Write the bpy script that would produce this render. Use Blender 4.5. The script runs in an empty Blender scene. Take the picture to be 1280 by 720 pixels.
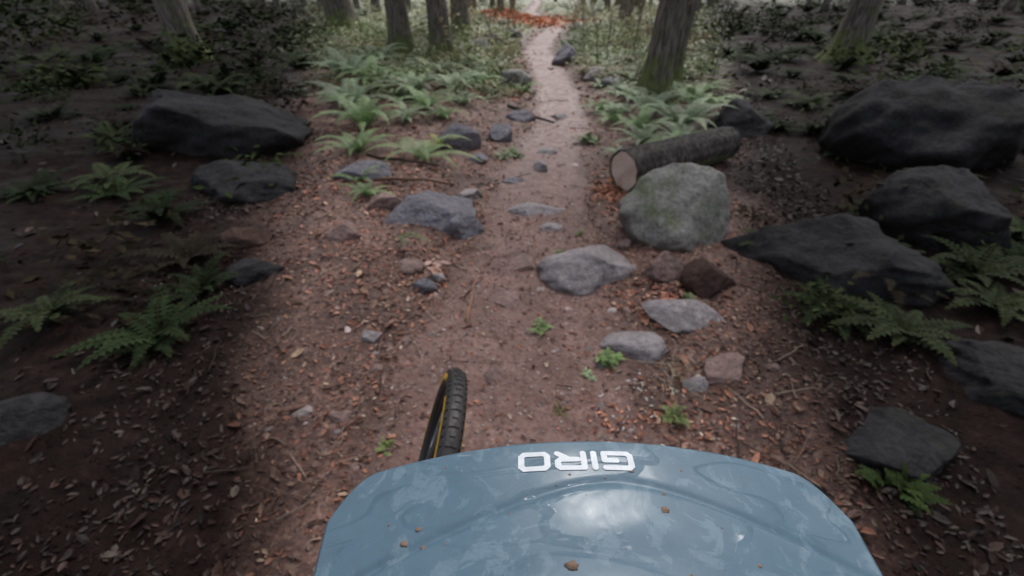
import bpy, math, random
import numpy as np
from mathutils import Vector, Matrix

R = math.radians
scene = bpy.context.scene
rng = np.random.default_rng(7)
random.seed(7)

# ------------------------------------------------------------------ world / light / camera
w = bpy.data.worlds.new("World"); scene.world = w; w.use_nodes = True
nt = w.node_tree
bg = nt.nodes['Background']
sky = nt.nodes.new('ShaderNodeTexSky'); sky.sky_type = 'NISHITA'; sky.sun_disc = False
sky.sun_elevation = R(55); sky.sun_rotation = R(20); sky.dust_density = 3.0; sky.ozone_density = 0.6; sky.air_density = 1.0
hs = nt.nodes.new('ShaderNodeHueSaturation'); hs.inputs['Saturation'].default_value = .4
nt.links.new(sky.outputs[0], hs.inputs['Color'])
nt.links.new(hs.outputs[0], bg.inputs[0]); bg.inputs[1].default_value = 0.15
sl = bpy.data.lights.new("sun", 'SUN'); sl.energy = 1.5; sl.angle = R(20); sl.color = (1, 0.96, 0.92)
so = bpy.data.objects.new("sun", sl); scene.collection.objects.link(so)
so.rotation_euler = (R(-35), 0, R(-20))
scene.view_settings.view_transform = 'Standard'
scene.view_settings.look = 'None'; scene.view_settings.exposure = 0

cam = bpy.data.cameras.new("camera"); co = bpy.data.objects.new("camera", cam); scene.collection.objects.link(co)
cam.sensor_width = 36; cam.lens = 15.75; cam.clip_start = 0.02; cam.clip_end = 1500
co.location = (0, 0, 1.7); co.rotation_euler = (R(56.2), 0, 0)
cam.dof.use_dof = True; cam.dof.focus_distance = 0.27; cam.dof.aperture_fstop = 9.5
scene.camera = co

# ------------------------------------------------------------------ noise helpers
def _h(xi, yi, s):
    v = np.sin(xi*127.1 + yi*311.7 + s*74.7)*43758.5453
    return v - np.floor(v)
def vnoise(x, y, s=0):
    x = np.asarray(x, float); y = np.asarray(y, float)
    xi = np.floor(x); yi = np.floor(y); fx = x-xi; fy = y-yi
    fx = fx*fx*(3-2*fx); fy = fy*fy*(3-2*fy)
    a = _h(xi, yi, s); b = _h(xi+1, yi, s); c = _h(xi, yi+1, s); d = _h(xi+1, yi+1, s)
    return ((a*(1-fx)+b*fx)*(1-fy)+(c*(1-fx)+d*fx)*fy)*2-1
def fbm(x, y, s=0, o=4):
    r = 0; a = 1.0
    for i in range(o):
        r = r + a*vnoise(np.asarray(x)*2**i, np.asarray(y)*2**i, s+i*3.1); a *= .5
    return r/1.9
def sstep(a, b, x):
    t = np.clip((np.asarray(x, float)-a)/(b-a), 0, 1); return t*t*(3-2*t)

TY = [-9, 0, 2.0, 2.6, 3.24, 4.73, 5.6, 6.75, 8.4, 10.9, 13.4, 16, 20, 25, 30, 45, 80, 300]
TX = [0, 0, .02, .08, .16, .33, .48, .73, .85, .95, .86, .8, 1.2, 2.0, 2.5, 1.5, 4, 5]
TW = [.72, .72, .62, .50, .43, .45, .43, .41, .38, .42, .42, .40, .40, .4, .4, .4, .4, .4]
def trail_dv(x, y):            # signed distance to trail edge (neg inside)
    n = fbm(np.asarray(x)*1.3, np.asarray(y)*1.3, 5, 3)*.13
    return np.abs(x-np.interp(y, TY, TX))-np.interp(y, TY, TW)+n
def side_shade_v(x, y):             # painted shade: mask that darkens ground and plant colours towards both sides
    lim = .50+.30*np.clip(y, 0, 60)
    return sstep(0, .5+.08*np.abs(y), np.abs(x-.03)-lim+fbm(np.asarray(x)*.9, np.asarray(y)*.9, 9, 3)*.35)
def gzv(x, y):
    x = np.asarray(x, float); y = np.asarray(y, float)
    d = trail_dv(x, y)
    off = sstep(-.1, .9, d)
    z = off*.09 + .10*sstep(1.5, 5, d) + .5*sstep(6, 30, d)
    z = z + .16*sstep(.5, 2.0, d)*(x < 0)*sstep(4, 6.5, y)          # left bank
    z = z + off*.06*fbm(x*1.1, y*1.1, 1, 3) + .4*sstep(4, 14, d)*fbm(x*.22, y*.22, 2, 2)
    z = z + .35*np.exp(-((x+.3)/1.6)**2-((y-31)/2.5)**2)             # leaf mound at the bend
    near = 1-sstep(8, 25, np.hypot(x, y))
    z = z + near*(.024*fbm(x*5, y*4, 3, 3) + (.011+.012*off)*fbm(x*19, y*17, 4, 3))
    return z
nu, nv = 480, 520
xs = .9*np.sinh(np.linspace(-6.6, 6.6, nu)); ys = 2+1.2*np.sinh(np.linspace(-2.8, 6.2, nv))
X, Y = np.meshgrid(xs, ys); Z = gzv(X, Y); TD = trail_dv(X, Y); SM = side_shade_v(X, Y)
def lookup(A, x, y):
    u = (math.asinh(x/.9)+6.6)/13.2*(nu-1); v = (math.asinh((y-2)/1.2)+2.8)/9.0*(nv-1)
    i = min(max(int(u), 0), nu-2); j = min(max(int(v), 0), nv-2); fu = u-i; fv = v-j
    return float((A[j, i]*(1-fu)+A[j, i+1]*fu)*(1-fv)+(A[j+1, i]*(1-fu)+A[j+1, i+1]*fu)*fv)
def gz(x, y): return lookup(Z, x, y)
def trail_d(x, y): return lookup(TD, x, y)
def side_shade(x, y): return lookup(SM, x, y)

# ------------------------------------------------------------------ material helpers
def newmat(name):
    m = bpy.data.materials.new(name); m.use_nodes = True
    return m, m.node_tree, m.node_tree.nodes['Principled BSDF']
def N(nt, t, **kw):
    n = nt.nodes.new(t)
    for k, v in kw.items(): setattr(n, k, v)
    return n
def noise(nt, vec, scale, detail=6, rough=.6, dist=0):
    n = N(nt, 'ShaderNodeTexNoise'); n.inputs['Scale'].default_value = scale
    n.inputs['Detail'].default_value = detail; n.inputs['Roughness'].default_value = rough
    n.inputs['Distortion'].default_value = dist
    if vec is not None: nt.links.new(vec, n.inputs['Vector'])
    return n.outputs['Fac']
def ramp(nt, fac, stops, interp='LINEAR'):
    r = N(nt, 'ShaderNodeValToRGB'); r.color_ramp.interpolation = interp
    e = r.color_ramp.elements
    while len(e) > 1: e.remove(e[0])
    e[0].position = stops[0][0]; e[0].color = (*stops[0][1], 1)
    for p, c in stops[1:]:
        q = e.new(p); q.color = (*c, 1)
    nt.links.new(fac, r.inputs[0]); return r.outputs[0]
def g(v): return (v, v, v)
def mix(nt, fac, a, b, mode='MIX'):
    m = N(nt, 'ShaderNodeMix'); m.data_type = 'RGBA'; m.blend_type = mode
    for s, v in ((0, fac), (6, a), (7, b)):
        if isinstance(v, (int, float)): m.inputs[s].default_value = v
        elif isinstance(v, tuple): m.inputs[s].default_value = (*v, 1)
        else: nt.links.new(v, m.inputs[s])
    return m.outputs[2]
def math_(nt, op, a, b=0.0):
    m = N(nt, 'ShaderNodeMath', operation=op)
    for i, v in enumerate((a, b)):
        if isinstance(v, (int, float)): m.inputs[i].default_value = v
        else: nt.links.new(v, m.inputs[i])
    return m.outputs[0]
def bump(nt, h, strength, dist, normal=None):
    b = N(nt, 'ShaderNodeBump'); b.inputs['Strength'].default_value = strength; b.inputs['Distance'].default_value = dist
    nt.links.new(h, b.inputs['Height'])
    if normal is not None: nt.links.new(normal, b.inputs['Normal'])
    return b.outputs[0]
def objco(nt): return N(nt, 'ShaderNodeTexCoord').outputs['Object']
def attr(nt, name): 
    a = N(nt, 'ShaderNodeAttribute'); a.attribute_name = name; return a

# ground
m_ground, t, b = newmat("forest_soil")
oc = objco(t)
n1 = noise(t, oc, 7, 8, .72); n2 = noise(t, oc, 38, 5, .7); n3 = noise(t, oc, 1.6, 4, .6)
soil = ramp(t, n1, [(.3, (.085, .038, .030)), (.5, (.235, .126, .102)), (.7, (.40, .255, .22))])
soil = mix(t, ramp(t, n2, [(.42, g(0)), (.66, g(.75))]), soil, (.40, .27, .24))
soil = mix(t, ramp(t, n3, [(.4, g(0)), (.62, g(.65))]), soil, (.14, .072, .056))
v1 = N(t, 'ShaderNodeTexVoronoi'); v1.inputs['Scale'].default_value = 30; v1.inputs['Randomness'].default_value = 1
t.links.new(oc, v1.inputs['Vector'])
sep = N(t, 'ShaderNodeSeparateColor'); t.links.new(v1.outputs['Color'], sep.inputs[0])
peb = math_(t, 'MULTIPLY', ramp(t, v1.outputs['Distance'], [(.2, g(1)), (.36, g(0))]), ramp(t, sep.outputs[0], [(.62, g(0)), (.66, g(1))]))
pebc = ramp(t, sep.outputs[1], [(0, (.18, .12, .11)), (.5, (.34, .25, .235)), (1, (.52, .42, .40))])
soil = mix(t, peb, soil, pebc)
v2 = N(t, 'ShaderNodeTexVoronoi'); v2.inputs['Scale'].default_value = 60; t.links.new(oc, v2.inputs['Vector'])
sep2 = N(t, 'ShaderNodeSeparateColor'); t.links.new(v2.outputs['Color'], sep2.inputs[0])
litter = ramp(t, sep2.outputs[0], [(0, (.04, .024, .02)), (.35, (.12, .062, .048)), (.6, (.23, .11, .08)), (.82, (.32, .17, .125)), (1, (.44, .31, .25))])
litter = mix(t, .4, litter, soil)
litter = mix(t, ramp(t, noise(t, oc, 3, 5), [(.40, g(0)), (.60, g(.7))]), litter, (.065, .036, .029))
base = mix(t, attr(t, 'offt').outputs['Fac'], soil, litter)
far_hazed = ramp(t, noise(t, oc, .9, 6, .7), [(.3, (.14, .13, .085)), (.5, (.28, .30, .19)), (.7, (.48, .50, .38))])  # green forest floor, paled with distance to stand in for haze
base = mix(t, attr(t, 'green').outputs['Fac'], base, far_hazed)
fl = mix(t, attr(t, 'fartrail').outputs['Fac'], base, ramp(t, n1, [(.35, (.27, .19, .175)), (.65, (.52, .41, .385))]))
dk = ramp(t, n1, [(.3, (.006, .004, .0035)), (.55, (.020, .012, .010)), (.75, (.045, .027, .022))])  # soil colour with shade painted in, laid on by the side mask
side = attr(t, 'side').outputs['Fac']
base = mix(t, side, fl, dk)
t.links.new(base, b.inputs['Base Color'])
t.links.new(ramp(t, n3, [(.35, g(.75)), (.6, g(.42))]), b.inputs['Roughness'])
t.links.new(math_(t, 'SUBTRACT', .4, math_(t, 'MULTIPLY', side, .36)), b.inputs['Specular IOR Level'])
hh = math_(t, 'ADD', math_(t, 'MULTIPLY', n2, .6), math_(t, 'MULTIPLY', peb, .5))
hh = math_(t, 'ADD', hh, math_(t, 'MULTIPLY', n1, .8))
t.links.new(bump(t, hh, .95, .03), b.inputs['Normal'])

def rockmat(name, c1, c2, moss=.3, rough=.6, lich=.4, spec=.4):
    m, t, b = newmat(name); oc = objco(t)
    oi = N(t, 'ShaderNodeObjectInfo')
    add = N(t, 'ShaderNodeVectorMath', operation='ADD'); t.links.new(oc, add.inputs[0])
    cmb = N(t, 'ShaderNodeCombineXYZ')
    for i in range(3): t.links.new(math_(t, 'MULTIPLY', oi.outputs['Random'], 17+5*i), cmb.inputs[i])
    t.links.new(cmb.outputs[0], add.inputs[1]); oc = add.outputs[0]
    a = noise(t, oc, 4, 7, .72, .5); d = noise(t, oc, 28, 5, .75)
    col = ramp(t, a, [(.3, c1), (.68, c2)])
    col = mix(t, ramp(t, d, [(.4, g(0)), (.7, g(.8))]), col, tuple(min(1, x*1.6) for x in c2))
    col = mix(t, ramp(t, noise(t, oc, 9, 5, .6), [(.54, g(0)), (.62, g(lich))]), col, tuple(min(1, x*1.7) for x in c2))
    geo = N(t, 'ShaderNodeNewGeometry'); sx = N(t, 'ShaderNodeSeparateXYZ'); t.links.new(geo.outputs['Normal'], sx.inputs[0])
    mm = math_(t, 'MULTIPLY', ramp(t, noise(t, oc, 4.5, 6, .7), [(.62-.25*moss, g(0)), (.75-.2*moss, g(1))]), ramp(t, sx.outputs[2], [(.1, g(0)), (.6, g(1))]))
    k = max(.12, min(1, c2[0]/.2))
    col = mix(t, math_(t, 'MULTIPLY', mm, min(1, moss*1.6)), col, ramp(t, d, [(.3, (.045*k, .065*k, .018*k)), (.7, (.14*k, .17*k, .05*k))]))
    steep = ramp(t, sx.outputs[2], [(.0, g(.6)), (.35, g(0))])  # browner on steep and downward faces
    col = mix(t, steep, col, (.07*k, .045*k, .036*k))
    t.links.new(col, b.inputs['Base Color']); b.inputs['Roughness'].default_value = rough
    b.inputs['Specular IOR Level'].default_value = spec
    h = math_(t, 'ADD', a, math_(t, 'MULTIPLY', d, .35))
    t.links.new(bump(t, h, 1.0, .06), b.inputs['Normal'])
    return m
m_rock = rockmat("grey_stone", (.14, .118, .12), (.33, .29, .295), .12, .5)
m_rockmoss = rockmat("mossy_stone", (.12, .115, .10), (.30, .285, .265), .5, .75)
m_rockwet = rockmat("wet_basalt", (.05, .047, .055), (.20, .185, .215), .1, .3, .3)
m_rockdark = rockmat("shade_toned_stone", (.007, .007, .008), (.030, .028, .031), .4, .7, .6, .15)  # side boulders: shade put into the stone colour
m_rockred = rockmat("rusty_stone", (.13, .08, .068), (.27, .178, .158), .1, .65)
m_rockreddk = rockmat("shade_toned_rusty_stone", (.035, .022, .018), (.075, .045, .038), .1, .8, .3, .15)  # rusty stone again, with shade painted into its colour

def colmat(name, rough=.6, trans=0, spec=.3):
    m, t, b = newmat(name)
    a = attr(t, 'Col'); c = a.outputs['Color']
    n = noise(t, objco(t), 60, 3)
    c = mix(t, 1.0, c, ramp(t, n, [(.3, g(.7)), (.7, g(1.25))]), 'MULTIPLY')
    t.links.new(c, b.inputs['Base Color']); b.inputs['Roughness'].default_value = rough
    b.inputs['Specular IOR Level'].default_value = spec
    if trans > 0:
        tr = N(t, 'ShaderNodeBsdfTranslucent'); t.links.new(c, tr.inputs[0])
        ms = N(t, 'ShaderNodeMixShader'); ms.inputs[0].default_value = trans
        t.links.new(b.outputs[0], ms.inputs[1]); t.links.new(tr.outputs[0], ms.inputs[2])
        t.links.new(ms.outputs[0], t.nodes['Material Output'].inputs[0])
    return m
m_leaf = colmat("dead_leaf", .55, 0, .3)
m_green = colmat("green_leaf", .5, .25, .35)
m_shade = colmat("shade_toned_leaf", .7, .0, .05)  # for plants whose dark colours stand in for shade
m_stonebits = colmat("gravel_stone", .7, 0, .3)
m_twig = colmat("twig_bark", .8, 0, .15)

def barkmat(name, c1, c2, moss_h, mossamt):
    m, t, b = newmat(name); oc = objco(t)
    mp = N(t, 'ShaderNodeMapping'); mp.inputs['Scale'].default_value = (1, 1, .16); t.links.new(oc, mp.inputs[0])
    a = noise(t, mp.outputs[0], 22, 6, .7, .6); f = noise(t, oc, 3, 5, .6)
    col = ramp(t, a, [(.36, tuple(x*.3 for x in c1)), (.5, c1), (.68, c2)])
    sx = N(t, 'ShaderNodeSeparateXYZ'); t.links.new(oc, sx.inputs[0])
    low = ramp(t, math_(t, 'DIVIDE', sx.outputs[2], 4.0), [(moss_h*.2, g(1)), (moss_h, g(0))])
    mf = math_(t, 'MULTIPLY', math_(t, 'ADD', math_(t, 'MULTIPLY', low, .35), f), mossamt)
    col = mix(t, ramp(t, mf, [(.5, g(0)), (.7, g(.85))]), col, ramp(t, a, [(.3, (.05, .07, .014)), (.7, (.20, .24, .06))]))
    t.links.new(col, b.inputs['Base Color']); b.inputs['Roughness'].default_value = .85
    t.links.new(bump(t, a, 1.0, .06), b.inputs['Normal'])
    return m
m_bark = barkmat("fir_bark", (.14, .115, .10), (.31, .27, .24), .2, .95)
m_barkdk = barkmat("log_bark", (.065, .053, .046), (.19, .16, .145), .0, .75)

# ------------------------------------------------------------------ mesh builder
class MB:
    def __init__(s): s.v = []; s.f = []; s.mi = []; s.c = []; s.n = 0
    def add(s, V, F, mi=0, col=(1, 1, 1)):
        V = np.asarray(V, float); s.v.append(V); n0 = s.n
        s.f += [tuple(int(i)+n0 for i in q) for q in F]; s.mi += [mi]*len(F)
        c = np.asarray(col, float)
        if c.ndim == 1: c = np.tile(c, (len(V), 1))
        s.c.append(c); s.n += len(V)
    def obj(s, name, mats, smooth=True, parent=None, loc=None):
        me = bpy.data.meshes.new(name); V = np.concatenate(s.v)
        me.from_pydata(V.tolist(), [], s.f)
        for m in mats: me.materials.append(m)
        me.polygons.foreach_set('material_index', s.mi)
        me.polygons.foreach_set('use_smooth', [smooth]*len(s.f))
        at = me.attributes.new('Col', 'FLOAT_COLOR', 'POINT')
        C = np.concatenate(s.c); C = np.hstack([C, np.ones((len(C), 1))])
        at.data.foreach_set('color', C.ravel())
        me.update()
        o = bpy.data.objects.new(name, me); scene.collection.objects.link(o)
        if loc is not None: o.location = loc
        if parent is not None: o.parent = parent
        return o
def tube(P, rad, seg=8, cap=True):
    P = [np.asarray(p, float) for p in P]; V = []; F = []
    if np.isscalar(rad): rad = [rad]*len(P)
    for i, p in enumerate(P):
        d = P[min(i+1, len(P)-1)]-P[max(i-1, 0)]; d = d/(np.linalg.norm(d)+1e-9)
        up = np.array([0, 0, 1.]) if abs(d[2]) < .9 else np.array([1., 0, 0])
        a = np.cross(d, up); a /= np.linalg.norm(a); bb = np.cross(d, a)
        for k in range(seg):
            th = 2*math.pi*k/seg; V.append(p+rad[i]*(math.cos(th)*a+math.sin(th)*bb))
    for i in range(len(P)-1):
        for k in range(seg):
            k2 = (k+1) % seg
            F.append((i*seg+k, (i+1)*seg+k, (i+1)*seg+k2, i*seg+k2))
    if cap:
        F.append(tuple(range(seg))); F.append(tuple((len(P)-1)*seg+k for k in reversed(range(seg))))
    return V, F

# ------------------------------------------------------------------ ground
V = np.stack([X.ravel(), Y.ravel(), Z.ravel()], 1)
idx = np.arange(nu*nv).reshape(nv, nu)
F = np.stack([idx[:-1, :-1].ravel(), idx[:-1, 1:].ravel(), idx[1:, 1:].ravel(), idx[1:, :-1].ravel()], 1)
me = bpy.data.meshes.new("ground"); me.from_pydata(V.tolist(), [], F.tolist())
def fattr(name, a):
    at = me.attributes.new(name, 'FLOAT', 'POINT'); at.data.foreach_set('value', np.asarray(a, dtype=np.float32).ravel())
fattr('offt', sstep(-.25, .12, TD))
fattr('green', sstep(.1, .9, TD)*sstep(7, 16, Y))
fattr('fartrail', (1-sstep(-.12, .12, TD))*sstep(2.8, 9, Y)*.9)
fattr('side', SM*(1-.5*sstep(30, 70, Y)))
me.materials.append(m_ground); me.polygons.foreach_set('use_smooth', [True]*len(me.polygons)); me.update()
go = bpy.data.objects.new("ground", me); scene.collection.objects.link(go)

# ------------------------------------------------------------------ rocks
import bmesh
def ico(sub):
    bm = bmesh.new(); bmesh.ops.create_icosphere(bm, subdivisions=sub, radius=1)
    V = np.array([v.co[:] for v in bm.verts]); F = [tuple(v.index for v in f.verts) for f in bm.faces]; bm.free()
    return V, F
ICO = {s: ico(s) for s in (1, 2, 3, 5)}
def rock_shape(seed, sub, cuts=9, rough=.05):
    r = np.random.default_rng(seed); V, F = ICO[sub]; V = V.copy()
    for i in range(cuts):
        n = r.normal(size=3); n[2] = abs(n[2])*.8; n /= np.linalg.norm(n); dd = r.uniform(.5, .85)
        q = V@n; V -= np.outer(np.maximum(q-dd, 0)*.93, n)
    n = fbm(V[:, 0]*2.2+seed, V[:, 1]*2.2+V[:, 2]*1.7, seed, 4)
    n2 = fbm(V[:, 0]*7+seed, V[:, 2]*7+V[:, 1]*5, seed+1, 3)
    V *= (1+rough*2*n+rough*.7*n2)[:, None]
    return V, F
def rock(name, x, y, w_, dep, h, mat, seed, rot=0, sink=.3, cuts=9, rough=.05, tilt=(0, 0)):
    V, F = rock_shape(seed, 5, cuts, rough)
    V = V*np.array([w_/2, dep/2, h/2])/.86
    o = MB(); o.add(V, F); ob = o.obj(name, [mat])
    ob.location = (x, y, gz(x, y)+h/2-h*sink); ob.rotation_euler = (tilt[0], tilt[1], rot)
    return ob
# stones right of the trail
rock("rock", .59, 2.76, .70, .56, .32, m_rock, 13, .15, .45, 5, .05)
rock("boulder", 1.30, 3.28, .80, .72, .62, m_rockmoss, 23, .4, .25, 8, .05)
rock("rock", 1.06, 2.66, .28, .26, .22, m_rockred, 31, .2)
rock("rock", 1.02, 2.14, .46, .28, .12, m_rock, 35, -.5, .25, 12, .02, (.1, .15))
rock("rock", .74, 1.94, .40, .30, .13, m_rock, 38, .2, .55, 6)
rock("rock", .86, 3.05, .14, .12, .1, m_rockred, 39, .2)
rock("rock", 1.30, 2.48, .34, .3, .22, m_rockreddk, 40, .9)
rock("rock", 1.12, 1.72, .3, .2, .12, m_rockred, 41, .4, .5)
rock("rock", .93, 1.62, .12, .1, .07, m_rock, 42, .4, .4)
# ledge left
rock("rock_ledge", -.78, 3.62, .84, .66, .34, m_rockwet, 45, .25, .45, 12, .06)
rock("rock", -.42, 3.38, .38, .4, .26, m_rockwet, 46, -.3, .45, 10)
rock("rock", -.40, 4.12, .25, .2, .12, m_rock, 47, .3, .3)
rock("rock", -1.12, 3.75, .3, .25, .16, m_rockred, 147, .3, .3)
rock("rock", -.68, 5.60, .52, .4, .36, m_rockwet, 48, .3, .3)
rock("rock", -.40, 5.1, .22, .2, .14, m_rockwet, 58, .3, .3)
rock("rock", -.12, 6.1, .34, .3, .28, m_rockwet, 49, .5, .3)
rock("rock", .14, 7.2, .45, .35, .25, m_rockwet, 59, .5, .4)
rock("rock", -.58, 2.52, .16, .13, .09, m_rockwet, 50, .2)
rock("rock", -.52, 2.62, .12, .10, .08, m_rock, 51, .2)
rock("rock", -.83, 2.0, .14, .1, .05, m_rock, 52, .2)
rock("rock", -.72, 1.75, .09, .07, .04, m_rockred, 152, .2, .5)
rock("rock", -.62, 1.98, .08, .1, .04, m_rockred, 153, .2, .5)
rock("rock", -.80, 1.42, .13, .09, .05, m_rockred, 154, .2, .5)
rock("rock", -1.3, 3.15, .25, .2, .12, m_rockred, 53, .2)
rock("rock", -1.5, 4.4, .5, .3, .2, m_rockwet, 54, .2)
rock("rock", -.72, 2.75, .18, .2, .08, m_rockred, 57, .6)
# stones set in the trail
rock("stepping_stone", .17, 3.82, .50, .30, .10, m_rock, 61, .05, .55)
rock("stepping_stone", .33, 3.46, .17, .14, .08, m_rock, 62, .3, .5)
rock("stepping_stone", .33, 4.95, .17, .17, .13, m_rock, 63, .3, .35)
rock("stepping_stone", .43, 5.55, .24, .22, .12, m_rock, 64, .9, .5)
rock("stepping_stone", .08, 2.85, .30, .24, .07, m_rockred, 65, .9, .6)
rock("stepping_stone", -.02, 2.42, .22, .2, .06, m_rockred, 66, .2, .6)
rock("stepping_stone", -.10, 1.72, .14, .12, .05, m_rockred, 67, .2, .5)
rock("stepping_stone", .75, 7.4, .35, .3, .14, m_rock, 68, .2, .6)
rock("stepping_stone", .03, 4.6, .3, .2, .08, m_rockwet, 69, .2, .6)
# further up
rock("mossy_rock", 1.45, 13.3, .72, .6, .6, m_rockwet, 71, .2, .25)
rock("mossy_rock", -.55, 16.5, .9, .8, .6, m_rockmoss, 72, .2, .3)
rock("mossy_rock", -.95, 15.0, .8, .7, .5, m_rockmoss, 73, .9, .3)
rock("mossy_rock", .05, 9.9, .6, .6, .45, m_rockmoss, 74, .9, .3)
rock("mossy_rock", 1.85, 10.6, .6, .4, .32, m_rock, 75, .2, .3)
rock("mossy_rock", 2.0, 9.7, .4, .3, .25, m_rockwet, 76, .2, .3)
rock("mossy_rock", -.3, 13.2, .5, .4, .3, m_rockwet, 79, .2, .3)
rock("mossy_rock", .1, 20.5, .8, .7, .5, m_rockmoss, 77, .2, .3)
# boulders to both sides
rock("boulder", -3.5, 5.4, 2.0, 1.4, .9, m_rockdark, 81, .2, .35, 12, .09)
rock("boulder", -2.5, 4.1, 1.0, .7, .42, m_rockdark, 82, .1, .38, 12, .08)
rock("boulder", -2.1, 3.05, .42, .35, .22, m_rockreddk, 83, .4, .35)
rock("boulder", -1.8, 2.6, .4, .3, .16, m_rockdark, 84, .4, .4)
rock("boulder", -2.25, 1.25, .5, .35, .18, m_rockdark, 85, .4, .45)
rock("boulder", 4.5, 5.1, 1.6, 1.4, 1.15, m_rockdark, 91, .2, .28, 11, .09)
rock("boulder", 2.25, 2.75, 1.3, .9, .55, m_rockdark, 92, -.3, .38, 12, .08)
rock("boulder", 3.4, 3.3, 1.0, .9, .65, m_rockdark, 93, .5, .35, 10, .08)
rock("boulder", 2.5, 1.5, .8, .5, .28, m_rockdark, 94, -.5, .45, 10, .07)
rock("boulder", 1.62, 1.2, .5, .35, .16, m_rockdark, 95, .2, .5, 10, .07)
rock("boulder", 3.0, 6.3, 1.0, .8, .6, m_rockdark, 96, .8, .35, 10, .08)

# ------------------------------------------------------------------ gravel (one mesh)
gb = MB()
SH = [rock_shape(200+i, 2, 9, .07) for i in range(10)]
def scatter_gravel(n, yr, xw, s0, s1, pw=4):
    for k in range(n):
        y = rng.uniform(*yr); x = np.interp(y, TY, TX)+rng.normal()*xw*(1+.08*y)
        s = s0+(s1-s0)*rng.random()**pw
        V, F = SH[rng.integers(10)]
        a = rng.uniform(0, 6.28); c, sn = math.cos(a), math.sin(a)
        M = np.array([[c, -sn, 0], [sn, c, 0], [0, 0, 1]])
        P = (V*np.array([1, rng.uniform(.5, .95), rng.uniform(.25, .45)])*s)@M.T + np.array([x, y, gz(x, y)-s*.05])
        dk = side_shade(x, y); v = rng.uniform(.6, 1.35)*(1-.9*dk)  # gravel colour dimmed by the painted side shade
        base = [(.25, .165, .145), (.32, .265, .255), (.18, .10, .08), (.46, .37, .35), (.15, .13, .125)][rng.choice(5, p=[.38, .14, .3, .08, .10])]
        gb.add(P, F, 0, np.array(base)*v)
scatter_gravel(2200, (.8, 4), .5, .005, .020)
scatter_gravel(1000, (1, 7), .8, .006, .030)
scatter_gravel(600, (5, 14), .3, .012, .055)
scatter_gravel(80, (1, 6), 1.0, .025, .06, 2)
gb.obj("gravel", [m_stonebits], False)

# ------------------------------------------------------------------ leaf litter
lb = MB()
pal = np.array([(.28, .115, .07), (.19, .085, .06), (.40, .175, .105), (.12, .06, .045), (.42, .28, .19), (.50, .22, .14), (.33, .185, .13), (.58, .44, .34)])
LF = [(0, 1, 6), (1, 2, 6), (2, 3, 6), (3, 4, 6), (4, 5, 6), (5, 0, 6)]
def leaf(x, y, s, col, tiltm=.35, z=None):
    a = rng.uniform(0, 6.28); L = s; W = s*rng.uniform(.3, .55)
    pts = np.array([[-L, 0, 0], [-.4*L, W, .15*L], [.45*L, W*.8, .12*L], [L, 0, .05*L], [.45*L, -W*.8, .12*L], [-.4*L, -W, .15*L], [0, 0, 0]])
    pts[:, 2] += rng.normal(size=7)*.05*s
    Mx = Matrix.Rotation(a, 3, 'Z')@Matrix.Rotation(rng.normal()*tiltm, 3, 'X')@Matrix.Rotation(rng.normal()*tiltm, 3, 'Y')
    P = pts@np.array(Mx).T + np.array([x, y, (gz(x, y) if z is None else z)+s*.2+.002])
    lb.add(P, LF, 0, col)
def leaves(n, yr, pw, spread, keep_trail=.25, s=(.012, .03)):
    k = 0
    while k < n:
        y = yr[0]+(yr[1]-yr[0])*rng.random()**pw; x = rng.uniform(-1, 1)*spread*(1+.25*y)
        dd = trail_d(x, y)
        if dd < 0 and rng.random() > keep_trail: continue
        if float(fbm(x*1.5, y*1.5, 12, 3)) < rng.uniform(-.8, .4): continue
        c = pal[rng.choice(8, p=[.2, .2, .13, .2, .08, .05, .11, .03])]*rng.uniform(.6, 1.2)*(1-.9*side_shade(x, y))  # leaf colour dimmed by the painted side shade
        leaf(x, y, rng.uniform(*s), c); k += 1
leaves(10000, (.7, 4.2), 1, 1.5, .32, (.008, .021))
leaves(6000, (3.5, 9), 1.2, 1.4, .12, (.013, .035))
leaves(2500, (8, 24), 1.2, 1.6, .05, (.04, .10))
leaves(1500, (.7, 9), 1.2, 2.6, .0, (.02, .045))
def patch(cx, cy, rx, ry, n, cols, s):
    for i in range(n):
        x = cx+rng.normal()*rx; y = cy+rng.normal()*ry
        leaf(x, y, rng.uniform(*s), np.array(cols[rng.integers(len(cols))])*rng.uniform(.7, 1.2))
ORG = [(.58, .25, .16), (.46, .18, .11), (.62, .36, .25), (.36, .15, .09)]
patch(.95, 2.4, .14, .12, 190, ORG, (.012, .028))
patch(.62, 1.42, .2, .06, 60, ORG, (.01, .022))
patch(.98, 4.25, .08, .18, 180, [(.42, .17, .09), (.28, .12, .07)], (.02, .05))
patch(-.58, 2.78, .05, .05, 16, [(.6, .38, .32), (.5, .28, .2)], (.03, .05))
patch(-.62, 2.6, .10, .08, 30, ORG, (.014, .03))
patch(-1.3, 4.4, .4, .4, 300, ORG[1:], (.015, .035))
patch(-1.0, 3.0, .3, .4, 300, [(.42, .20, .14), (.28, .13, .09)], (.015, .03))
patch(-.2, 30.5, 1.5, 2.2, 2200, [(.74, .27, .12), (.62, .25, .13), (.7, .42, .28)], (.10, .22))
patch(3.2, 33, 1.2, 3.0, 500, [(.70, .27, .13), (.6, .26, .14), (.7, .42, .28)], (.10, .22))
patch(-.5, 9.3, .35, .6, 160, ORG, (.03, .06))
patch(.62, 1.50, .18, .13, 40, [(.68, .66, .62), (.55, .55, .5)], (.006, .014))
patch(.66, 1.62, .05, .04, 16, [(.72, .72, .68)], (.006, .015))
patch(-.1, 2.2, .5, .8, 80, [(.62, .52, .44), (.55, .42, .34)], (.005, .013))
lb.obj("fallen_leaves", [m_leaf], smooth=False)

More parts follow.
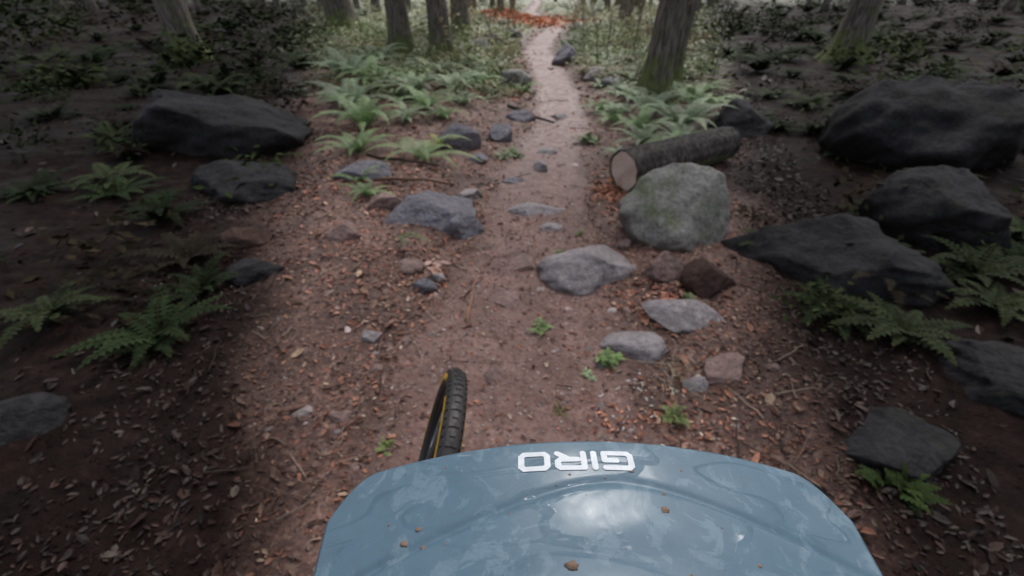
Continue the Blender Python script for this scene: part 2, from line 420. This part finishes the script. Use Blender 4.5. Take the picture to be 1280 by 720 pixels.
# ------------------------------------------------------------------ twigs
tb = MB()
def stick(x0, y0, x1, y1, r, col, dz=.01):
    n = 6; P = []
    for i in range(n):
        f = i/(n-1); x = x0+(x1-x0)*f+rng.normal()*r*.8; y = y0+(y1-y0)*f+rng.normal()*r*.8
        P.append((x, y, gz(x, y)+dz+r))
    V, F = tube(P, [r*(1-.5*i/(n-1)) for i in range(n)], 6); tb.add(V, F, 0, col)
for i in range(700):
    y = .9+9*rng.random()**1.4; x = rng.uniform(-1, 1)*(1.1+.33*y)
    if trail_d(x, y) < 0 and rng.random() < .6: continue
    a = rng.uniform(0, 3.14); L = rng.uniform(.04, .22)*(1+.08*y)
    c = np.array([(.14, .09, .07), (.26, .19, .15), (.06, .042, .036), (.42, .31, .24)][rng.integers(4)])*(1-.88*side_shade(x, y))  # twig colour dimmed by the painted side shade
    stick(x, y, x+math.cos(a)*L, y+math.sin(a)*L, rng.uniform(.0015, .004)*(1+.1*y), c)
tb.obj("twigs", [m_twig])
tb = MB(); stick(-.275, 2.13, -.24, 2.66, .006, (.42, .22, .13), .012); tb.obj("stick", [m_twig])
tb = MB(); stick(-.08, 7.7, .62, 6.9, .03, (.05, .038, .034), .02); stick(.1, 7.45, .25, 7.0, .015, (.05, .038, .034), .03); tb.obj("fallen_branch", [m_twig])
tb = MB(); stick(-1.3, 4.2, -.55, 4.25, .018, (.15, .09, .065), .03); stick(-1.6, 4.9, -.75, 4.62, .02, (.07, .048, .04), .03); tb.obj("fallen_branch", [m_twig])

# ------------------------------------------------------------------ log
def log(name, p0, p1, r0, r1):
    mb = MB(); p0 = np.array(p0, float); p1 = np.array(p1, float); d_ = p1-p0; L = np.linalg.norm(d_); d_ /= L
    a = np.cross(d_, [0, 0, 1.]); a /= np.linalg.norm(a); bb = np.cross(a, d_)
    seg, rings = 48, 40; V = []
    for i in range(rings):
        f = i/(rings-1); r = r0+(r1-r0)*f
        for k in range(seg):
            th = 6.2832*k/seg
            rr = r*(1+.06*float(vnoise(math.cos(th)*3+5, math.sin(th)*3+f*L*1.5, 3))+.05*float(vnoise(math.cos(th)*9, math.sin(th)*9+f*L*1.5, 8)))
            V.append(p0+d_*L*f+rr*(math.cos(th)*a+math.sin(th)*bb))
    F = [(i*seg+k, i*seg+(k+1) % seg, (i+1)*seg+(k+1) % seg, (i+1)*seg+k) for i in range(rings-1) for k in range(seg)]
    mb.add(V, F, 0)
    V0 = np.array(V[:seg]); c = p0
    for (s1, s2, mi, o1, o2) in ((1, .90, 0, 0, .012), (.90, .0, 1, .012, .006)):
        n = 6 if mi else 2; VV = []; FF = []
        for j in range(n):
            s = s1+(s2-s1)*j/(n-1); VV += list(c+(V0-c)*max(s, .01)+d_*(o1+(o2-o1)*j/(n-1)))
        for j in range(n-1):
            for k in range(seg): FF.append((j*seg+k, (j+1)*seg+k, (j+1)*seg+(k+1) % seg, j*seg+(k+1) % seg))
        mb.add(VV, FF, mi)
    VE = V[-seg:]; mb.add(VE, [tuple(range(seg))], 1)
    return mb, name
m_cut, t, b = newmat("cut_wood")
oc = objco(t); wv = N(t, 'ShaderNodeTexWave', wave_type='RINGS'); wv.rings_direction = 'SPHERICAL'
wv.inputs['Scale'].default_value = 11; wv.inputs['Distortion'].default_value = 2; t.links.new(oc, wv.inputs[0])
t.links.new(mix(t, ramp(t, noise(t, oc, 7, 5), [(.4, g(0)), (.65, g(.8))]), ramp(t, wv.outputs['Fac'], [(0, (.52, .39, .33)), (1, (.75, .64, .57))]), (.42, .29, .24)), b.inputs['Base Color'])
b.inputs['Roughness'].default_value = .8
P0 = np.array([1.07, 4.22, .225]); P1 = np.array([2.35, 4.95, .30])
mb, nm = log("fallen_log", (0, 0, 0), P1-P0, .20, .17); mb.obj(nm, [m_barkdk, m_cut], loc=tuple(P0))

# ------------------------------------------------------------------ ferns
def frond(mb, base, az, L, th0, th1, npin, pl, col, wfac=.42, seg=10):
    pos = [np.array(base, float)]; tg = []
    ca, sa = math.cos(az), math.sin(az)
    for i in range(seg):
        th = th0+(th1-th0)*(i/(seg-1))**1.1
        d_ = np.array([ca*math.cos(th), sa*math.cos(th), math.sin(th)]); tg.append(d_); pos.append(pos[-1]+d_*L/seg)
    side = np.array([-sa, ca, 0]); V = []; F = []; C = []
    sp = L/(npin+1)
    for i in range(npin):
        tt = (i+1.5)/(npin+1.5); k = min(int(tt*seg), seg-1); p = pos[k]+(pos[k+1]-pos[k])*(tt*seg-k); d_ = tg[k]
        prof = min(1, tt*4+.25)*(1-tt)**.75*1.3
        for sg in (-1, 1):
            ll = pl*prof*rng.uniform(.88, 1.1); dr = side*sg+d_*.35+np.array([0, 0, -.12]); dr /= np.linalg.norm(dr)
            wd = sp*wfac; n = len(V)
            V += [p, p+dr*ll*.3+d_*wd, p+dr*ll, p+dr*ll*.3-d_*wd]; F.append((n, n+1, n+2, n+3))
            cc = col*rng.uniform(.8, 1.2); C += [cc*.75, cc, cc*1.1, cc*.95]
    n = len(V); wr = .0025+L*.004
    for i in range(seg+1): V += [pos[i]+side*wr, pos[i]-side*wr]; C += [col*np.array([1.2, .9, .6])]*2
    for i in range(seg): F.append((n+2*i, n+2*i+1, n+2*i+3, n+2*i+2))
    mb.add(V, F, 0, np.array(C))
def fern(x, y, size, nf, col, npin=26, name="sword_fern", up=1.1, z=None):
    mb = MB(); col = np.array(col)
    for i in range(nf):
        az = 6.283*((i+rng.uniform(-.3, .3))/nf)
        L = size*rng.uniform(.7, 1.1)
        frond(mb, (0, 0, 0), az, L, up*rng.uniform(.6, 1.1), rng.uniform(-.9, -.2), npin, L*.17, col*rng.uniform(.7, 1.3))
    return mb.obj(name, [m_green], smooth=False, loc=(x, y, (gz(x, y) if z is None else z)-.01))
GR = (.19, .30, .13); SG = (.27, .36, .23); YG = (.38, .48, .10); DG = (.08, .13, .045)
for (x, y, s, n, c) in [
    (-3.0, 9.0, 1.15, 18, SG), (-2.35, 8.2, 1.0, 17, GR), (-2.9, 10.8, .95, 16, SG), (-1.6, 7.9, .85, 16, SG), (-1.0, 8.4, .8, 16, SG),
    (-.65, 9.2, .7, 14, GR), (-2.3, 6.9, .95, 16, SG), (-1.55, 9.8, .85, 14, SG), (-1.1, 10.8, .8, 14, GR), (-.35, 10.4, .6, 14, GR),
    (-1.25, 6.9, .7, 14, GR), (-.75, 7.5, .5, 12, SG), (-.35, 8.6, .45, 12, DG), (.25, 9.4, .5, 12, GR), (-1.9, 6.0, .8, 14, GR),
    (2.05, 7.1, .78, 16, SG), (2.35, 6.4, .85, 16, SG), (1.75, 6.3, .6, 14, GR), (2.9, 7.3, .85, 15, GR), (1.6, 5.6, .5, 13, SG), (2.0, 8.2, .7, 14, SG),
    (1.45, 7.7, .5, 13, GR), (2.1, 5.6, .7, 14, SG), (2.6, 8.3, .75, 14, SG), (3.2, 8.4, .75, 14, GR), (1.5, 6.9, .5, 12, GR),
    (-.1, 5.35, .24, 10, SG), (-.02, 5.55, .2, 9, GR), (-1.35, 3.95, .3, 8, GR), (-1.5, 4.25, .35, 8, GR), (-1.75, 5.1, .6, 12, GR), (-1.4, 6.2, .5, 12, SG), (-.95, 6.5, .42, 11, GR),
    (1.25, 5.2, .36, 10, SG), (1.85, 5.25, .5, 12, GR)]:
    fern(x, y, s, n, c)
fern(-1.02, 5.0, .68, 9, (.24, .34, .16), 34, up=1.0)
fern(-.88, 5.45, .34, 8, YG, 14, name="young_fern", up=1.3)
mb = MB(); frond(mb, (0, 0, 0), -.12, .74, .55, -.55, 36, .11, np.array((.27, .39, .18))); frond(mb, (0, 0, 0), .5, .4, .8, -.2, 24, .07, np.array((.22, .32, .13)))
mb.obj("sword_fern", [m_green], False, loc=(-1.0, 4.75, .16))
mb = MB(); frond(mb, (0, 0, 0), -.5, .32, .5, -.5, 20, .06, np.array((.11, .17, .07))); frond(mb, (0, 0, 0), -1.1, .2, .5, -.5, 16, .05, np.array((.11, .17, .07)))
mb.obj("sword_fern", [m_green], False, loc=(-.86, 3.05, .14))

def tuft(name, x, y, s, n, col, mat=None):
    mb = MB(); col = np.array(col)
    for i in range(n):
        az = rng.uniform(0, 6.28); L = s*rng.uniform(.5, 1.1); th = rng.uniform(.4, 1.3)
        bx, by = rng.normal(size=2)*s*.25
        frond(mb, (bx, by, 0), az, L, th, th-1.0, 6, L*.28, col*rng.uniform(.7, 1.25), .8, 5)
    mb.obj(name, [mat or m_green], False, loc=(x, y, gz(x, y)))
tuft("seedling", .165, 2.12, .085, 18, (.24, .36, .15))
tuft("seedling", .52, 1.80, .10, 18, (.22, .36, .13))
tuft("seedling", .40, 1.71, .055, 18, (.42, .58, .38))
tuft("seedling", .76, 1.42, .09, 14, (.20, .26, .10))
tuft("seedling", .24, 1.45, .05, 12, (.2, .17, .09))
tuft("seedling", -.56, 1.27, .05, 12, (.2, .30, .10))
tuft("seedling", .38, 3.0, .05, 8, (.2, .3, .11))
tuft("seedling", .55, 3.3, .06, 10, (.16, .22, .09))
tuft("seedling", .08, 5.4, .12, 20, (.2, .28, .14))
tuft("seedling", 1.0, 6.0, .2, 20, (.2, .28, .14))
tuft("seedling", 1.1, 2.25, .12, 14, (.17, .21, .09))
tuft("seedling", 1.5, 1.0, .12, 20, (.03, .05, .016), m_shade)  # this and the next: shade painted into the greens
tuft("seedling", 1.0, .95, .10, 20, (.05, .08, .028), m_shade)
mb = MB()
for i in range(44):
    x0, y0 = .82+rng.normal()*.06, 1.75+rng.normal()*.12; L = rng.uniform(.1, .3); az = rng.normal()*.6-1.2; P = []; V = []
    for k in range(5):
        f = k/4; P.append(np.array([x0+math.cos(az)*L*f*.6, y0+math.sin(az)*L*f*.6, gz(x0, y0)+L*(.7*f-.55*f*f)]))
    for k, p in enumerate(P): wd = .0022*(1-k/5); V += [p+[wd, 0, 0], p-[wd, 0, 0]]
    mb.add(V, [(2*k, 2*k+1, 2*k+3, 2*k+2) for k in range(4)], 0, np.array([(.5, .46, .34), (.28, .3, .14)][rng.integers(2)]))
mb.obj("dry_grass", [m_green], False)

# undergrowth mass
tmpl = []
for i in range(6):
    q = MB()
    for k in range(11):
        L = rng.uniform(.7, 1.1); frond(q, (0, 0, 0), 6.283*k/11+rng.uniform(-.2, .2), L, rng.uniform(.6, 1.2), rng.uniform(-.8, -.1), 12, L*.2, np.array((1., 1, 1))*rng.uniform(.8, 1.15), .55, 6)
    tmpl.append((np.concatenate(q.v), np.array(q.f), np.concatenate(q.c)))
for i in range(3):
    q = MB()
    for k in range(120):
        p = rng.normal(size=3)*np.array([.38, .38, .22])+[0, 0, .4]; s = rng.uniform(.06, .13)
        M = np.array(Matrix.Rotation(rng.uniform(0, 6.28), 3, 'Z')@Matrix.Rotation(rng.normal()*.6, 3, 'X')@Matrix.Rotation(rng.normal()*.5, 3, 'Y'))
        q.add(np.array([[-s, 0, 0], [0, .5*s, 0], [s, 0, -.1*s], [0, -.5*s, 0]])@M.T+p, [(0, 1, 2, 3)], 0, np.array((1.1, 1, .8))*rng.uniform(.5, 1.3))
    tmpl.append((np.concatenate(q.v), np.array(q.f), np.concatenate(q.c)))
def mass(name, n, sampler, sz, colf, mat, marg=.25):
    VV = []; FF = []; CC = []; off = 0; k = 0; tries = 0
    while k < n and tries < n*30:
        tries += 1
        x, y = sampler()
        if trail_d(x, y) < marg+.01*y: continue
        if abs(x+.2) < 2.2 and 27 < y < 34: continue
        V, F, C = tmpl[rng.integers(len(tmpl))]; s = rng.uniform(*sz); a = rng.uniform(0, 6.28)
        c, sn = math.cos(a), math.sin(a); M = np.array([[c, -sn, 0], [sn, c, 0], [0, 0, rng.uniform(.6, 1.1)]])
        VV.append((V*s)@M.T+np.array([x, y, gz(x, y)-.02])); FF.append(F+off); off += len(V)
        CC.append(C*np.array(colf(x, y))); k += 1
    V = np.concatenate(VV); F = np.concatenate(FF); C = np.concatenate(CC); C = np.hstack([C, np.ones((len(C), 1))])
    me = bpy.data.meshes.new(name); me.from_pydata(V.tolist(), [], F.tolist()); me.materials.append(mat)
    at = me.attributes.new('Col', 'FLOAT_COLOR', 'POINT'); at.data.foreach_set('color', C.ravel()); me.update()
    o = bpy.data.objects.new(name, me); scene.collection.objects.link(o)
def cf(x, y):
    k = 1-.86*side_shade(x, y); f = float(sstep(12, 36, y))
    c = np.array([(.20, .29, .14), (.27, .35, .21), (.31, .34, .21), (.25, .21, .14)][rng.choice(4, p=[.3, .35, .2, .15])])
    return (c*(1-f)+np.array((.50, .55, .42))*f)*k*rng.uniform(.6, 1.25)  # colours pale with distance as painted haze, darken sideways as painted shade
def cs(x, y): return np.array([(.02, .032, .013), (.035, .048, .022), (.022, .018, .012)][rng.choice(3, p=[.45, .4, .15])])*rng.uniform(.6, 1.4)  # side plants: shade painted into the leaf colours
def conepos(w_, y0, y1):
    y = rng.uniform(y0, y1); return rng.uniform(-w_, w_)*y, y
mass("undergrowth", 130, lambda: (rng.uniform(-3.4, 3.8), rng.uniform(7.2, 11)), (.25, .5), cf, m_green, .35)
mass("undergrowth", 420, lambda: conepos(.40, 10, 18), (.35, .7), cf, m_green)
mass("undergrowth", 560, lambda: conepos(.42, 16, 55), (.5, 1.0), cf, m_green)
def sidepos(y0, y1, w1):
    y = rng.uniform(y0, y1); return random.choice((-1, 1))*(.9+.32*y+rng.uniform(0, 1)*(w1+.9*y)), y
mass("shade_toned_undergrowth", 190, lambda: sidepos(1.8, 9, 1.5), (.2, .5), cs, m_shade, .5)
mass("shade_toned_undergrowth", 650, lambda: sidepos(7, 45, 4), (.5, 1.1), cs, m_shade)

# ------------------------------------------------------------------ trees
def tree(name, x, y, r, H, lean, seed):
    rr = np.random.default_rng(seed); mb = MB(); seg = 28; rings = 60; V = []
    zs = (np.linspace(0, 1, rings)**1.8)*H-.25
    for i, z in enumerate(zs):
        f = max(z, 0)/H; rad = r*(1-.8*f)+r*.75*math.exp(-max(z, 0)/.28)
        cx = lean[0]*z+.12*math.sin(z*.5+seed); cy = lean[1]*z
        for k in range(seg):
            th = 6.2832*k/seg
            lob = math.exp(-max(z, 0)/.35)*.28*math.cos(th*5+seed)
            q = rad*(1+lob+.06*float(vnoise(math.cos(th)*3+seed, math.sin(th)*3+z*1.2, seed))+.045*float(vnoise(math.cos(th)*9+seed, math.sin(th)*9+z*2, seed+3)))
            V.append((cx+q*math.cos(th), cy+q*math.sin(th), z))
    F = [(i*seg+k, i*seg+(k+1) % seg, (i+1)*seg+(k+1) % seg, (i+1)*seg+k) for i in range(rings-1) for k in range(seg)]
    mb.add(V, F, 0)
    for b_ in range(22):
        z = rr.uniform(.4, .97)*H; az = rr.uniform(0, 6.28); L = (1.15-z/H)*H*.26*rr.uniform(.6, 1.1)
        b0 = np.array([lean[0]*z+.12*math.sin(z*.5+seed), lean[1]*z, z]); dr = np.array([math.cos(az), math.sin(az), 0])
        P = [b0+dr*L*f+np.array([0, 0, .25*L*f-.35*L*f*f]) for f in (0, .3, .6, 1)]
        tv, tf = tube(P, [r*.2, r*.14, r*.09, r*.03], 6); mb.add(tv, tf, 0)
        for j in range(26):
            f = rr.uniform(.2, 1.05); p = b0+dr*L*f+np.array([0, 0, .25*L*f-.35*L*f*f])+rr.normal(size=3)*np.array([.3, .3, .18])*(L*.22+.1)
            s = rr.uniform(.09, .2); M = np.array(Matrix.Rotation(rr.uniform(0, 6.28), 3, 'Z')@Matrix.Rotation(rr.normal()*.5, 3, 'X'))
            q = np.array([[-s, 0, 0], [0, .45*s, 0], [s, 0, -.2*s], [0, -.45*s, 0]])@M.T+p
            mb.add(q, [(0, 1, 2, 3)], 1, np.array((.06, .095, .035))*rr.uniform(.5, 1.4))
    return mb.obj(name, [m_bark, m_green], loc=(x, y, gz(x, y)))
tree("fir_tree", -2.70, 11.9, .25, 14, (-.03, 0), 1)
tree("fir_tree", -1.70, 11.6, .23, 15, (-.015, .0), 2)
tree("fir_tree", -1.72, 17.6, .30, 17, (0, 0), 3)
tree("fir_tree", -5.9, 18.5, .48, 19, (-.10, 0), 4)
tree("fir_tree", 2.56, 8.3, .22, 15, (.0, 0), 5)
tree("fir_tree", 3.10, 9.5, .15, 13, (.02, 0), 6)
tree("fir_tree", -7.5, 11.5, .3, 16, (-.02, 0), 7)
tree("fir_tree", 8.2, 12.5, .35, 17, (.02, 0), 8)
mb = MB()
for i in range(230):
    y = rng.uniform(24, 95); x = rng.uniform(-1.1, 1.1)*y
    if abs(x-np.interp(y, TY, TX)) < 1.5: continue
    r = rng.uniform(.1, .32); H = rng.uniform(9, 18); z0 = gz(x, y); lx = rng.normal()*.03
    tv, tf = tube([(x+lx*z, y, z0+z-.2) for z in (0, .6, 2, 5, H*.7, H)], [r*1.5, r*1.05, r, r*.85, r*.5, r*.1], 9)
    mb.add(tv, tf, 0)
    for j in range(36):
        z = rng.uniform(.4, 1)*H; rad = (1.1-z/H)*H*.25
        p = np.array([x+lx*z, y, z0+z])+rng.normal(size=3)*np.array([rad, rad, .3])*.6
        s = rng.uniform(.2, .45); M = np.array(Matrix.Rotation(rng.uniform(0, 6.28), 3, 'Z')@Matrix.Rotation(rng.normal()*.6, 3, 'X'))
        mb.add(np.array([[-s, 0, 0], [0, .45*s, 0], [s, 0, -.2*s], [0, -.45*s, 0]])@M.T+p, [(0, 1, 2, 3)], 1, np.array((.08, .11, .05))*rng.uniform(.5, 1.4))
mb.obj("distant_trees", [m_bark, m_green])
mb = MB()
for i in range(70):
    y = rng.uniform(9, 26); sg = 1 if rng.random() < .7 else -1
    x = np.interp(y, TY, TX)+sg*rng.uniform(.9, 3.5); z0 = gz(x, y); h = rng.uniform(.7, 2.6)
    dx, dy = rng.normal(size=2)*.3; P = [np.array([x+dx*f*f*h, y+dy*f*h, z0+h*f*(1-.15*f)]) for f in (0, .25, .5, .75, 1)]
    c = np.array((.16, .12, .10))*rng.uniform(.6, 1.5); tv, tf = tube(P, [.012, .01, .008, .006, .003], 5); mb.add(tv, tf, 0, c)
    for j in range(7):
        k = rng.integers(1, 5); d_ = rng.normal(size=3)*.25; d_[2] = abs(d_[2])
        tv, tf = tube([P[k], P[k]+d_*.6, P[k]+d_*1.1+[0, 0, -.04]], [.005, .004, .002], 4); mb.add(tv, tf, 0, c)
        for q in range(4):
            p = P[k]+d_*rng.uniform(.4, 1.1); s = rng.uniform(.02, .06)
            mb.add(np.array([[-s, 0, 0], [0, .5*s, .2*s], [s, 0, 0], [0, -.5*s, .1*s]])+p, [(0, 1, 2, 3)], 0, np.array([(.32, .36, .16), (.5, .34, .18)][rng.integers(2)]))
mb.obj("bare_shrubs", [m_twig], False)

# ------------------------------------------------------------------ bicycle front end
def simple(name, col, rough=.5, metal=0, coat=0, nscale=40, var=.25):
    m, t, b = newmat(name); n = noise(t, objco(t), nscale, 5)
    c = ramp(t, n, [(.3, tuple(x*(1-var) for x in col)), (.7, tuple(min(1, x*(1+var)) for x in col))])
    t.links.new(c, b.inputs['Base Color']); b.inputs['Roughness'].default_value = rough; b.inputs['Metallic'].default_value = metal
    b.inputs['Coat Weight'].default_value = coat
    return m
m_rub = simple("tyre_rubber", (.030, .027, .027), .5); m_blk = simple("black_paint", (.015, .015, .017), .45)
m_yel = simple("yellow_decal", (.75, .45, .04), .5); m_stl = simple("steel", (.4, .4, .42), .3, 1)
bike = bpy.data.objects.new("bicycle", None); scene.collection.objects.link(bike)
bike.location = (-.382, .86, 0); bike.rotation_euler = (0, R(17.5), 0)
C0 = np.array([0, 0, .38])
def wheelpt(r, x, th): return C0+np.array([x, r*math.cos(th), r*math.sin(th)])
def ring(prof, seg=96, closed=True):
    V = []; n = len(prof); F = []
    for i in range(seg):
        for (r, x) in prof: V.append(wheelpt(r, x, 6.2832*i/seg))
    for i in range(seg):
        for k in range(n if closed else n-1):
            F.append((i*n+k, i*n+(k+1) % n, ((i+1) % seg)*n+(k+1) % n, ((i+1) % seg)*n+k))
    return V, F
RT = .033
mb = MB(); prof = [(.340+RT*math.sin(a), RT*math.cos(a)) for a in np.linspace(-.9, math.pi+.9, 18)]
V, F = ring(prof); mb.add(V, F)
for i in range(84):
    th0 = 6.2832*i/84
    rows = ((-.22, .26), (.22, .26)) if i % 2 else ((0., .26),)
    for (ang, hw) in list(rows)+[(-.85, .14), (.85, .14)]:
        V = []
        for rr_ in (RT-.001, RT+.0038):
            for (da, dt) in ((-hw, -.021), (hw, -.021), (hw, .021), (-hw, .021)):
                a = ang+da*(1 if rr_ < RT else .8); tt = th0+dt*(1 if rr_ < RT else .8)
                V.append(wheelpt(.340+rr_*math.cos(a), rr_*math.sin(a), tt))
        mb.add(V, [(4, 5, 6, 7), (0, 1, 5, 4), (1, 2, 6, 5), (2, 3, 7, 6), (3, 0, 4, 7)])
mb.obj("tyre", [m_rub], False, bike)
mb = MB(); V, F = ring([(.318, -.016), (.318, .016), (.300, .015), (.292, .008), (.292, -.008), (.300, -.015)]); mb.add(V, F); mb.obj("rim", [m_blk], True, bike)
mb = MB()
for i in range(6):      # sidewall labels
    for sg in (-1, 1):
        V = []; F = []
        for k in range(13):
            th = 6.2832*(i/6+.055+k*.009)
            for rr_ in (.352, .346, .340, .332):
                xx = math.sqrt(max(RT**2-(rr_-.340)**2, 0))+.0012
                V.append(wheelpt(rr_, sg*xx, th))
        F = [(4*k+q, 4*k+q+1, 4*k+q+5, 4*k+q+4) for k in range(12) for q in range(3)]; mb.add(V, F)
mb.obj("tyre_decals", [m_yel], True, bike)
mb = MB()
for i in range(28):
    th = 6.2832*i/28; s = .03 if i % 2 else -.03; th2 = th+(.9 if i % 4 < 2 else -.9)
    V, F = tube([wheelpt(.295, 0, th), wheelpt(.025, s, th2)], .0011, 5); mb.add(V, F)
mb.obj("spokes", [m_stl], True, bike)
mb = MB(); V, F = tube([C0+[-.055, 0, 0], C0+[-.034, 0, 0], C0+[-.03, 0, 0], C0+[.03, 0, 0], C0+[.034, 0, 0], C0+[.055, 0, 0]], [.012, .03, .018, .018, .03, .012], 20); mb.add(V, F); mb.obj("hub", [m_blk], True, bike)
fd = np.array([0, -.30, .50]); fd /= np.linalg.norm(fd)
mb = MB()
for sx_ in (-.066, .066):
    a0 = C0+[sx_, .0, -.01]; V, F = tube([a0, a0+fd*.06, a0+fd*.36], [.014, .019, .020], 16); mb.add(V, F)
    V, F = tube([a0+fd*.36, a0+fd*.53], [.0165, .0165], 16); mb.add(V, F, 1)
V, F = tube([C0+[-.084, .0, 0]+fd*.535, C0+[-.06, .0, 0]+fd*.542, C0+[0, -.01, 0]+fd*.55, C0+[.06, .0, 0]+fd*.542, C0+[.084, .0, 0]+fd*.535], [.012, .019, .022, .019, .012], 16); mb.add(V, F)
mb.obj("fork", [m_blk, m_stl], True, bike)

# ------------------------------------------------------------------ helmet
hel = bpy.data.objects.new("bicycle_helmet", None); scene.collection.objects.link(hel)
XC = .042; HW = .142; CZ = 1.7
def crease(xp): return .1330-.40*(math.sqrt((xp-.010)**2+.0011)-.033)
def vz(x, y):
    xp = x-XC; z = CZ-.2115-1.38*xp*xp
    q = (crease(xp)-y)
    z += .0060/(1+math.exp(-q/.0010)) - .0012*math.exp(-((q+.0032)/.003)**2)
    q2 = y-(crease(xp)-.030)
    z -= .0015/(1+math.exp(q2/.004))
    z -= 5.0*max(0, y-.147)**2
    z += .0003*float(vnoise(x*60, y*60, 4))*(q < 0)
    return z
def vfront(xp):
    a = abs(xp)/HW
    return .162-.010*a*a-.055*max(0, a-.84)**2/.0256*.40
mb = MB(); nx, ny = 240, 160; V = []
for j in range(ny):
    for i in range(nx):
        xp = -HW+2*HW*i/(nx-1); yf = vfront(xp); yb = .005
        y = yf+(yb-yf)*(j/(ny-1)); xx = XC+xp*(1-.10*(j/(ny-1)))
        V.append((xx, y, vz(xx, y)))
F = [(j*nx+i, (j+1)*nx+i, (j+1)*nx+i+1, j*nx+i+1) for j in range(ny-1) for i in range(nx-1)]
mb.add(V, F)
m_vis, t, b = newmat("visor_plastic"); oc = objco(t)
cam1 = noise(t, oc, 46, 6, .7, 1.0); cam2 = noise(t, oc, 95, 6, .7, .8)
col = ramp(t, cam1, [(.0, (.085, .150, .205)), (.54, (.10, .175, .235)), (.58, (.145, .225, .285)), (1, (.185, .27, .33))])
col = mix(t, ramp(t, cam2, [(.5, g(0)), (.58, g(.3))]), col, (.085, .145, .195))
col = mix(t, ramp(t, noise(t, oc, 420, 3), [(.68, g(0)), (.74, g(.3))]), col, (.12, .10, .08))
t.links.new(col, b.inputs['Base Color'])
b.inputs['Roughness'].default_value = .5; b.inputs['Specular IOR Level'].default_value = .3
t.links.new(ramp(t, noise(t, oc, 25, 4), [(.4, g(.3)), (.65, g(.8))]), b.inputs['Coat Weight'])
t.links.new(ramp(t, noise(t, oc, 60, 4), [(.35, g(.08)), (.7, g(.3))]), b.inputs['Coat Roughness'])
mp = N(t, 'ShaderNodeMapping'); mp.inputs['Rotation'].default_value = (0, 0, -.6); mp.inputs['Scale'].default_value = (.4, 1.6, 1); t.links.new(oc, mp.inputs[0])
rid = ramp(t, noise(t, mp.outputs[0], 30, 2, .4, 1.0), [(.46, g(0)), (.5, g(1)), (.54, g(0))])
rid = math_(t, 'MULTIPLY', rid, ramp(t, noise(t, oc, 14, 2), [(.42, g(0)), (.55, g(1))]))
t.links.new(bump(t, rid, .8, .004), b.inputs['Coat Normal'])
t.links.new(bump(t, cam2, .08, .002), b.inputs['Normal'])
vo = mb.obj("visor", [m_vis], True, hel)
md = vo.modifiers.new("thick", 'SOLIDIFY'); md.thickness = .003; md.offset = -1
# lettering
def seg_d(px, py, a, b_):
    ax, ay = a; bx, by = b_; dx, dy = bx-ax, by-ay; tt = np.clip(((px-ax)*dx+(py-ay)*dy)/(dx*dx+dy*dy+1e-12), 0, 1)
    return np.hypot(px-ax-tt*dx, py-ay-tt*dy)
sw = .165
def L_(pts, ox): return [((pts[i][0]+ox, pts[i][1]), (pts[i+1][0]+ox, pts[i+1][1])) for i in range(len(pts)-1)]
Wd = 1.35
strokes = []
strokes += L_([(Wd, 1), (.16, 1), (0, .84), (0, .16), (.16, 0), (Wd, 0), (Wd, .5), (.75, .5)], 0)
strokes += L_([(0, 0), (0, 1)], Wd+.55)
o2 = Wd+1.10
strokes += L_([(0, 0), (0, 1), (Wd-.16, 1), (Wd, .86), (Wd, .56), (Wd-.16, .42), (.3, .42)], o2)+L_([(.75, .42), (Wd, 0)], o2)
o3 = o2+Wd+.55
strokes += L_([(.16, 0), (0, .16), (0, .84), (.16, 1), (Wd-.16, 1), (Wd, .84), (Wd, .16), (Wd-.16, 0), (.16, 0)], o3)
TWd = o3+Wd
sc_x = .0625/(TWd+.33); sc_y = .0120/1.33
n_x, n_y = 300, 60
gx = np.linspace(-.18, TWd+.18, n_x+1); gy = np.linspace(-.18, 1.18, n_y+1)
cx_, cy_ = np.meshgrid((gx[:-1]+gx[1:])/2, (gy[:-1]+gy[1:])/2)
D = np.full(cx_.shape, 9.)
for a_, b__ in strokes: D = np.minimum(D, seg_d(cx_, cy_, a_, b__))
fill = D < sw
V = []
for yy in gy:
    for xx in gx:
        wx = .0345-(xx-TWd/2)*sc_x; wy = .1490-(yy-.5)*sc_y
        V.append((wx, wy, vz(wx, wy)+.0004))
F = [(j*(n_x+1)+i, j*(n_x+1)+i+1, (j+1)*(n_x+1)+i+1, (j+1)*(n_x+1)+i) for j in range(n_y) for i in range(n_x) if fill[j, i]]
mb = MB(); mb.add(V, F)
m_wht = simple("white_print", (.72, .76, .80), .5, nscale=200, var=.1)
mb.obj("lettering", [m_wht], True, hel)
mb = MB(); V0, F0 = ICO[2]
for i in range(34):
    x = XC+rng.uniform(-.12, .12); y = rng.uniform(.09, .158); s = .0003+.0008*rng.random()**3
    V = V0*np.array([s*rng.uniform(.8, 1.8), s, s*.35])*(1+.15*rng.normal(size=(len(V0), 1))); mb.add(V+[x, y, vz(x, y)], F0)
for (x, y, s) in ((-.052, .1115, .0015), (-.042, .108, .0011), (-.046, .1175, .0012), (.073, .1185, .0015), (.026, .094, .002)):
    V = V0*np.array([s*1.5, s, s*.4])*(1+.2*rng.normal(size=(len(V0), 1))); mb.add(V+[x, y, vz(x, y)], F0)
mb.obj("mud_specks", [simple("mud", (.22, .14, .10), .8)], True, hel)
mb = MB(); V0, F0 = ICO[5]; V = V0.copy(); V = V[:, :]*np.array([.105, .125, .115]); V[:, 2] = np.maximum(V[:, 2], -.035)
mb.add(V+np.array([XC, -.10, CZ-.275]), F0); mb.obj("shell", [m_vis], True, hel)
